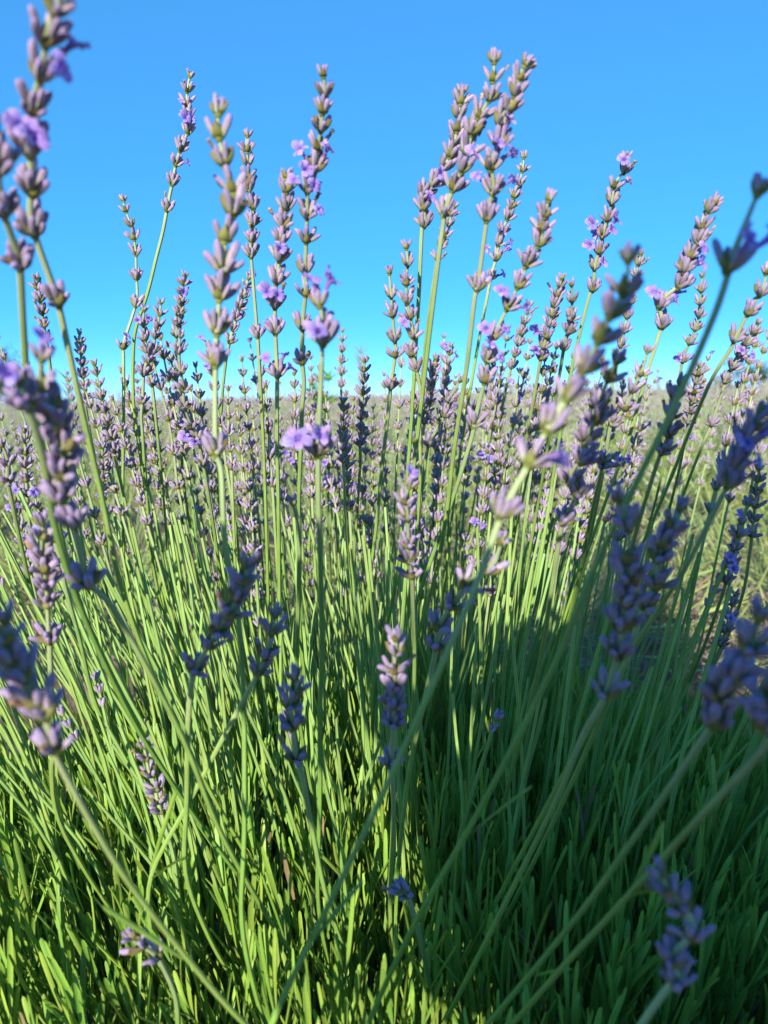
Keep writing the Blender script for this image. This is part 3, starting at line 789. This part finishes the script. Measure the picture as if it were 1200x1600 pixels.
# left edge
H('huge blurred lavender spike reaching past the top left corner', (.185, .36), [(97, -45), (90, 5), (75, 50), (66, 105, 2), (52, 160), (46, 222, 2), (50, 287), (50, 350), (88, 462)], [(95, 492), (128, 640), (160, 780), (185, 900), (225, 1020)], TG, full=1.15, rad=.00115)
H('blurred lavender stalk with green cupped whorl at the left edge, under the huge spike', (.19, .36), [(-12, 190), (-2, 250), (2, 320), (30, 403)], [(32, 428), (37, 520), (43, 590), (63, 683), (85, 790), (120, 930)], TG, full=1.2)
H('near blurred lavender spike at the left, sunlit above and shaded below', (.21, .33), [(66, 545, 1), (63, 595), (77, 627), (88, 655), (97, 690), (97, 730), (93, 768), (113, 810), (135, 903)], [(153, 925), (187, 967), (283, 1147), (340, 1290)], TG, full=1.1)
H('near blurred whorl with pale pink blossom at the left edge', (.20, .34), [(24, 585, 2), (38, 622)], [(52, 660), (70, 730), (88, 830), (130, 960), (205, 1120)], TG, full=1.25)
H('small sharp spike behind the huge left spike', (.50, .62), sp((56, 430), (75, 548), 7), [(82, 600), (92, 680), (110, 780)], TG)
H('slim spike standing alone against sky between the left stems and the tall leaning spike', (.55, .66), sp((124, 517), (132, 622), 7), [(136, 650), (147, 715), (165, 820)], TG)
H('tall sharp spike leaning right, its swollen lowest whorl standing clear in the sky', (.46, .60), [(298, 114), (293, 137), (292, 156), (293, 176, 1), (295, 201, 2), (284, 228), (276, 252, 1), (270, 282), (262, 322)], [(255, 360), (245, 400), (230, 460), (212, 515), (208, 560), (208, 610), (212, 660), (230, 783), (250, 900)], TG, full=1.15)
H('slender spike left of the leaning spike, one open whorl well below it', (.49, .60), [(192, 308), (195, 325), (203, 347), (208, 367), (212, 392), (213, 430), (213, 472), (193, 538, 1)], [(193, 560), (193, 667), (192, 797), (196, 900)], TG)
H('dark edged spike just right of the slender left pair, bare stem below', (.50, .62), [(252, 468), (250, 487), (247, 506), (243, 522), (240, 545), (236, 570), (237, 597)], [(240, 620), (248, 700), (257, 800), (268, 900)], TG)
H('spike with a pale blossom tucked behind the slender left pair', (.48, .60), [(226, 480), (224, 503, 2), (226, 525), (230, 545), (232, 560), (225, 580), (223, 624)], [(221, 650), (223, 680), (230, 783), (242, 900)], TG)
H('slim tall spike above the crowd, left of the big blurred spike', (.52, .64), sp((289, 427), (276, 520), 7, (2,)), [(275, 560), (280, 660), (290, 780)], TG)
H('thick lilac spike below the slim tall one, blossom at its foot', (.40, .56), [(283, 520), (280, 545), (282, 578), (287, 605), (288, 632), (298, 662), (308, 680, 2), (317, 722)], [(322, 750), (335, 830), (350, 930)], MG)
# centre left
H('big blurred lavender spike rising straight up left of the middle', (.255, .34), [(341, 163), (341, 200), (348, 243), (361, 287), (365, 320), (353, 362), (350, 410), (344, 452), (340, 507), (337, 557), (337, 697)], [(346, 740), (352, 850), (372, 960), (381, 1100), (382, 1300), (378, 1440)], TG, full=1.15, rad=.0011)
H('slim dense spike rising into the sky right of the big blurred one', (.42, .57), [(387, 206), (386, 229), (387, 250), (388, 270), (388, 291), (395, 318), (395, 344), (394, 370), (392, 393), (402, 520, 1)], [(405, 570), (412, 700), (417, 850), (421, 960)], TG)
H('short spike leaning right half hidden behind the big blurred spike', (.50, .62), sp((390, 430), (360, 530), 7, (0, 2)), [(352, 570), (345, 650), (340, 760)], TG)
H('tallest spike of the middle pair, violet blossoms half way down', (.305, .48), [(504, 108), (507, 138), (505, 165), (503, 192), (498, 222), (494, 256, 2), (482, 290, 3), (480, 330, 1), (479, 368), (477, 415), (478, 452), (473, 505), (472, 560)], [(475, 600), (472, 640), (470, 700), (467, 790), (468, 900), (470, 1000)], TG, full=1.1)
H('lower spike of the middle pair with blossoms along its left side', (.35, .50), [(448, 268), (447, 290), (448, 318), (443, 345), (440, 370), (438, 398, 1), (433, 432), (430, 470, 2), (430, 512), (433, 580, 3)], [(433, 600), (433, 700), (435, 783), (437, 950), (440, 1040)], TG, full=1.15)
H('pale stalk with two blooming whorls in front of the middle pair', (.27, .40), [(497, 462, 2), (504, 520, 1), (497, 694, 2)], [(497, 720), (498, 800), (501, 885), (503, 1017), (500, 1117), (500, 1250), (497, 1400)], TG, full=1.2, size=1.2)
H('small dark green spike alone against the sky in the middle gap', (.70, .8), sp((535, 514), (533, 600), 6), [(533, 640), (531, 720), (530, 800)], MG, detail=1)
H('pale cream coloured spike below the feathery grass', (.52, .62), sp((570, 560), (562, 690), 8), [(563, 720), (558, 800), (552, 900)], MG)
H('upright mauve spike left of the cream coloured one', (.50, .6), sp((537, 622), (536, 715), 7), [(538, 760), (542, 840), (548, 920)], MG)
# middle right cluster
H('lilac spike of the right cluster crossed by two stems', (.385, .52), [(634, 380), (637, 408), (635, 438), (636, 465), (640, 490), (645, 520, 1), (642, 548), (650, 572), (659, 626)], [(656, 660), (657, 733), (652, 820), (640, 930)], TG, full=1.1)
H('spike leaning right, left of the tall pair, two blossoms near its foot', (.37, .52), [(723, 136), (721, 152), (717, 174), (715, 195), (712, 214), (707, 235), (697, 256), (681, 282, 2), (664, 300), (662, 318, 1), (663, 345)], [(659, 360), (655, 450), (648, 570), (640, 700), (628, 830), (610, 960)], TG)
H('left spike of the tallest right pair, on a long thick leaning stem', (.32, .47), [(773, 85), (771, 116), (767, 147), (754, 173), (740, 198), (732, 230), (725, 258), (712, 286), (696, 327)], [(692, 355), (687, 390), (676, 480), (663, 590), (650, 700), (638, 800), (615, 930), (590, 1050)], TG)
H('right spike of the tallest pair with violet blossoms in the middle', (.30, .46), [(826, 92), (814, 114), (808, 138), (800, 162), (784, 184), (782, 218, 1), (768, 252, 3), (771, 292, 2), (762, 333), (747, 443)], [(741, 470), (730, 567), (710, 700), (698, 800), (680, 900), (645, 1020), (620, 1120)], TG, full=1.1)
H('thinner spike behind the tallest pair, violet low on its right', (.50, .62), [(819, 240), (817, 262), (812, 284), (805, 302), (800, 318), (795, 336), (786, 358), (780, 378, 2), (776, 400, 2), (768, 430, 1)], [(760, 470), (745, 550), (728, 650), (712, 760)], TG)
H('small spike between the stems of the tallest pair', (.56, .66), sp((712, 318), (684, 400), 6), [(676, 450), (664, 540), (655, 640)], TG)
H('half shaded spike at the left side of the right cluster', (.41, .54), [(608, 420), (611, 458), (613, 487), (616, 525), (618, 550), (611, 600)], [(606, 650), (598, 720), (587, 830), (575, 930)], TG)
H('open spike with spaced whorls leaning right, blossoms on its lower left', (.32, .47), [(860, 303), (853, 328), (848, 350), (845, 374), (827, 405), (813, 440), (797, 473, 2), (774, 520, 2), (763, 556, 2), (759, 587), (742, 657)], [(738, 680), (720, 740), (700, 800), (665, 900), (632, 1000), (605, 1100)], TG, full=1.05)
H('dark spike behind the open spaced spike', (.56, .66), sp((829, 472), (800, 570), 7), [(790, 610), (772, 700), (755, 800)], TG)
H('narrow spike half in shade beside the crossing stems', (.52, .62), sp((682, 556), (664, 655), 8), [(658, 700), (648, 780), (640, 870)], MG)
H('dark stem carrying three small spaced whorls right of the middle', (.42, .54), [(722, 590), (703, 622), (697, 645), (672, 690)], [(665, 720), (655, 800), (640, 900)], MG)
H('pink sunlit spike hanging low among the middle stems, one blossom at its tip', (.32, .42), [(643, 752, 1), (634, 778), (637, 803), (638, 846), (637, 870), (642, 893)], [(644, 910), (646, 970), (648, 1035), (645, 1130)], MG)
H('single pink whorl on a short stem low in the middle', (.36, .44), [(457, 780), ], [(463, 805), (468, 830), (466, 950), (464, 1080)], MG)
# right
H('upright spike full of violet blossoms in the right sky', (.40, .55), [(980, 240), (978, 262, 1), (962, 285, 1), (957, 310), (951, 337), (943, 362, 3), (938, 388, 2), (930, 413, 1), (927, 447)], [(920, 465), (905, 525), (893, 580), (875, 680), (855, 800)], TG)
H('left spike of the dense short pair right of centre', (.46, .58), sp((879, 430), (846, 555), 9, (6, 8)), [(838, 600), (822, 690), (802, 800)], TG)
H('right spike of the dense short pair right of centre', (.44, .57), [(893, 440), (894, 466), (893, 494), (890, 514), (882, 540)], [(876, 575), (862, 660), (842, 780)], TG)
H('giant blurred spike, dark at its tip and pale mauve lower down', (.205, .25), [(983, 392), (978, 445), (960, 480), (943, 518), (917, 567), (893, 610), (862, 658), (833, 712, 2), (787, 795)], [(777, 822), (743, 917), (700, 1017), (643, 1143), (590, 1258), (537, 1367), (487, 1467), (425, 1600)], TG, full=.85, size=.88, rad=.0011, nodes=((6, .5),))
H('small spike hidden behind the giant blurred one', (.50, .62), sp((1002, 392), (966, 560), 9, (4,)), [(955, 610), (938, 700), (920, 800)], TG)
H('spike of mauve whorls leaning right, blossoms on its left side', (.36, .52), [(1121, 310), (1111, 324), (1099, 348), (1093, 371), (1081, 393, 1), (1072, 414, 1), (1066, 440), (1033, 472, 3), (1035, 504)], [(1030, 522), (1007, 597), (980, 693), (955, 760), (915, 870), (880, 970)], TG, full=1.1)
H('slim upright spike behind the long dark diagonal stem', (.50, .62), [(1097, 427), (1096, 450), (1094, 470), (1093, 490), (1088, 510), (1079, 532), (1068, 560, 2)], [(1060, 600), (1046, 680), (1025, 780)], TG)
H('pale dense spike low behind the long dark diagonal stem', (.48, .6), sp((1094, 568), (1076, 655), 7), [(1070, 690), (1055, 760), (1030, 850)], TG)
H('near dark stalk crossing the right side diagonally, single blooming whorl against the sky', (.20, .27), [(1191, 285), (1144, 402, 2)], [(1135, 437), (1113, 500), (1060, 620), (980, 783), (923, 900), (870, 1030), (800, 1170), (730, 1300), (650, 1440)], DG, full=.8, rad=.0011, nodes=((7, .6),))
H('sunlit stalk with wide spaced whorls at the right edge', (.36, .52), [(1199, 418), (1191, 452), (1173, 483), (1151, 524)], [(1142, 545), (1110, 597), (1075, 680), (1043, 760), (1000, 860), (960, 960)], TG)
H('half dark spike behind the sunlit stalk at the right edge', (.46, .58), sp((1187, 500), (1135, 592), 6, (3,)) + [(1113, 660)], [(1100, 690), (1080, 740), (1050, 820)], TG)
H('dark blue spike in front of the pale spike, right of the diagonal stem', (.33, .45), [(1066, 590), (1055, 615), (1050, 645), (1046, 672), (1037, 700)], [(1028, 720), (1000, 810), (975, 900), (940, 1000)], DG)
H('bent mauve spike right of the giant blurred one', (.27, .40), [(968, 555), (955, 582), (938, 625), (937, 648), (917, 680), (912, 713), (890, 745), (903, 765), (883, 810)], [(877, 825), (865, 900), (847, 1017), (825, 1110)], TG)
H('slim leaning spike between the bent mauve spike and the diagonal stem', (.38, .52), [(1014, 543), (1003, 580), (990, 605), (980, 633), (960, 657)], [(953, 670), (943, 733), (926, 820), (908, 900), (880, 1000)], TG)
H('low lone whorl with one bright blossom beside the bent mauve spike', (.37, .48), [(965, 712, 2), (944, 722)], [(938, 745), (925, 800), (905, 900)], TG)
H('near dark stalk at the right edge with violet blossoms, thick stem', (.25, .33), [(1200, 636), (1184, 658), (1168, 685, 2), (1148, 722, 2), (1141, 747)], [(1137, 758), (1067, 893), (987, 1017), (930, 1120), (870, 1230)], DG, rad=.0011)
H('near blurred blue spike low on the right, left of the pair', (.215, .30), [(962, 768), (980, 813), (984, 863), (980, 893), (980, 930), (973, 967), (967, 1013), (950, 1075)], [(937, 1103), (910, 1150), (878, 1230), (830, 1330), (780, 1430)], DG, rad=.0011, full=1.05)
H('near blurred blue spike low on the right, right of the pair', (.255, .34), [(1066, 785), (1057, 817), (1038, 840), (1031, 862), (1027, 906), (1010, 938)], [(1000, 965), (975, 1040), (935, 1130), (890, 1230)], DG)
H('very blurred dark spike at the right edge above its long diagonal stem', (.18, .29), [(1190, 950), (1176, 1003), (1150, 1050), (1127, 1075), (1118, 1118)], [(1104, 1146), (1050, 1225), (980, 1325), (908, 1425), (830, 1520), (762, 1600)], DG, rad=.0011, nodes=((4, .6),))
H('very blurred purple spike cut off by the right edge', (.17, .28), [(1225, 1050), (1210, 1085), (1202, 1125)], [(1196, 1167), (1100, 1270), (990, 1390), (880, 1510), (800, 1600)], DG, rad=.0011, nodes=((2, .6),))
H('blurred dark spike nodding left in the bottom right corner', (.19, .22), [(1025, 1356), (1043, 1385), (1062, 1410), (1083, 1455), (1050, 1495), (1058, 1530)], [(1042, 1545), (1000, 1605), (960, 1680)], DG, full=.8, size=.8)
H('dark spike with a few thin whorls beside the long central diagonal stem', (.27, .36), [(786, 838), (768, 885), (732, 908), (711, 940), (688, 973), (682, 1003)], [(678, 1030), (662, 1100), (640, 1200)], DG, full=.6)
H('dark slim spike at the right edge under the blossoming thick stem', (.42, .52), sp((1186, 728), (1175, 832), 6), [(1172, 860), (1160, 930), (1130, 1010)], DG)
H('dark spike with violet blossom in front of the dry brown twigs', (.42, .52), sp((1160, 812), (1136, 905), 5, (0, 3)), [(1125, 940), (1100, 1010), (1070, 1080)], DG)
H('dark spike low before the bare soil on the right', (.46, .55), sp((1150, 925), (1128, 1005), 5, (2,)), [(1110, 1050), (1085, 1110)], DG)
# dark ones low in the middle, in the shadow of the phone and hand
H('dark blue spike bending left at the lower left', (.25, .36), [(387, 872), (383, 900), (373, 925), (362, 952), (343, 980), (331, 1002), (306, 1042)], [(300, 1065), (294, 1133), (292, 1250), (290, 1360)], DG, full=.8)
H('small dark spike on a stem leaning right, crossing the lower left stems', (.29, .36), [(432, 952), (427, 978), (417, 1016), (407, 1043)], [(400, 1058), (357, 1137), (300, 1245), (237, 1367)], DG, full=.6, nodes=((3, .8),))
H('dark spike with a pink lowest whorl left of the lower middle', (.27, .36), [(458, 1050), (464, 1074), (454, 1095), (457, 1128), (462, 1178)], [(469, 1195), (487, 1290), (508, 1392)], DG, full=.7)
H('straight dense dark spike in the lower middle', (.28, .38), [(618, 988), (619, 1012), (616, 1040), (617, 1068), (614, 1096), (615, 1126), (612, 1190)], [(614, 1215), (615, 1290), (610, 1400)], DG)
# low left
H('pale spike low on the left between green stems', (.28, .38), [(62, 808), (67, 830), (65, 855), (67, 881), (72, 908), (74, 938), (77, 995)], [(78, 1012), (82, 1130), (86, 1260)], MG)
H('violet spike behind the low pale spike', (.36, .46), [(80, 800), (84, 838, 2), (92, 868), (98, 892)], [(103, 920), (125, 1000), (150, 1100)], MG)
H('blurred spike at the lower left edge, grey with shade', (.195, .27), [(8, 955), (6, 990), (10, 1018), (30, 1045), (48, 1085), (66, 1106), (82, 1160)], [(88, 1185), (187, 1358), (292, 1496), (375, 1592)], MG, rad=.0011, nodes=((2, .7),))
H('small sunlit spike tilted left among the lower left leaves', (.36, .42), [(223, 1160), (228, 1180), (233, 1205), (243, 1226), (245, 1245), (250, 1262)], [(258, 1290), (272, 1340), (285, 1420)], MG, full=.7)
H('tiny drooping dark spike near the bottom left', (.29, .34), [(200, 1460), (214, 1473), (241, 1490)], [(252, 1505), (275, 1560), (285, 1640)], DG, full=.6)
H('tiny pale nodding flower head low in the middle', (.33, .38), [(617, 1388), (632, 1393)], [(641, 1410), (660, 1480), (675, 1570), (680, 1640)], MG, full=.6)
H('dark spike with bright blossom at the left edge, lower than the blurred ones', (.45, .56), sp((38, 668), (43, 790), 7, (5,)), [(48, 830), (60, 900), (85, 1000)], MG)
H('dark open spike cut by the left edge', (.38, .5), [(2, 690), (12, 720), (12, 748)], [(18, 780), (35, 860), (60, 960)], MG)
H('mauve spike in the field gap beside the slim left stem', (.5, .62), sp((160, 695), (160, 765), 5), [(163, 810), (172, 900)], MG)
H('thin pale spike left of the straight sunlit stem', (.56, .66), sp((174, 664), (186, 725), 6), [(190, 770), (196, 860)], MG)
# ------------------------------------------------------------------ the crowd behind: stalks one can still tell apart, each by itself
def crowd():
    r = np.random.default_rng(314)
    marks = [(60, 'leftmost stems'), (130, 'slim lone spike on the left'), (205, 'slender left pair'), (285, 'thick lilac spike'), (345, 'big blurred spike'), (405, 'slim dense spike'), (470, 'middle pair'), (535, 'dark green spike of the middle gap'), (590, 'cream coloured spike'), (650, 'right cluster'), (735, 'stems of the tallest pair'), (800, 'open spaced spike'), (870, 'dense short pair'), (930, 'giant blurred spike'), (1000, 'bent mauve spike'), (1060, 'diagonal dark stem'), (1130, 'right edge stalks')]
    used = {}; done = set()
    look = ['slim', 'short', 'pale', 'thin', 'crooked', 'small', 'narrow', 'loose']
    n = 0; tips = []
    tries = 0
    while n < 190 and tries < 9000:
        tries += 1
        x = r.uniform(-20, 1220); y = r.normal(618, 60) if r.uniform() < .93 else r.uniform(680, 780)
        lim = 522 + 40 * math.sin(x / 70.) + (30 if 520 < x < 600 else 0)
        if y < lim or y > 900: continue
        if 1000 < x and y > 610: continue
        if x < 180 and r.uniform() < .45: continue
        d = r.uniform(.50, .88)
        if any(abs(x - a) < 11 and abs(y - b) < 24 for a, b in tips): continue
        tips.append((x, y))
        lenpx = r.uniform(.05, .095) / d * FPX
        sl = (x - 600) / 600 * .30 + r.normal(0, .05)
        nw = int(r.integers(5, 9)); bl = tuple(int(q) for q in r.integers(0, nw, 2)) if r.uniform() < .2 else ()
        base = (x - sl * lenpx, y + lenpx)
        W = sp((x, y), base, nw, bl, r.normal(0, 2.5))
        if r.uniform() < .35: W.append((base[0] - sl * 40, base[1] + r.uniform(28, 55), 0))
        b = W[-1]; S = []
        y1 = b[1]; xx = b[0]; s2 = sl
        for k in range(3):
            y1 += 75; xx -= s2 * 75; s2 *= .9; S.append((xx, y1))
        k = min(range(len(marks)), key=lambda i: abs(marks[i][0] - x)); m = marks[k]
        side = 'left of' if x < m[0] else 'right of'
        hgt = 'high' if y < 600 else ('half way up' if y < 690 else 'low')
        key = (m[1], side, hgt); i = used.get(key, 0); used[key] = i + 1
        extra = ['', 'nearer ', 'farther ', 'lowest ', 'partly hidden '][min(i, 4)]
        bloom = ' with open blossoms' if bl else ''
        lab = f'{extra}{look[(i * 3 + k) % 8]} lavender spike{bloom} {hgt} {side} the {m[1]}'
        j = 0
        while lab in done:
            j += 1; lab = f'{extra}{look[(i * 3 + k + j) % 8]} lavender spike{bloom} {hgt} {side} the {m[1]}'
            if j > 8: break
        if len(lab.split()) > 16 and extra: lab = lab[len(extra):]
        if len(lab.split()) > 16: lab = lab.replace(' with open blossoms', ' in bloom')
        if len(lab.split()) > 16: lab = lab.replace('lavender spike', 'spike').replace(' half way up', ' mid-height')
        done.add(lab)
        hero(lab, (d, d + .07), W, S, 'lavender spikes crowded behind the nearest ones', seed=1000 + n, detail=0, rad=.00105, size=r.uniform(.85, 1.08))
        n += 1
crowd()
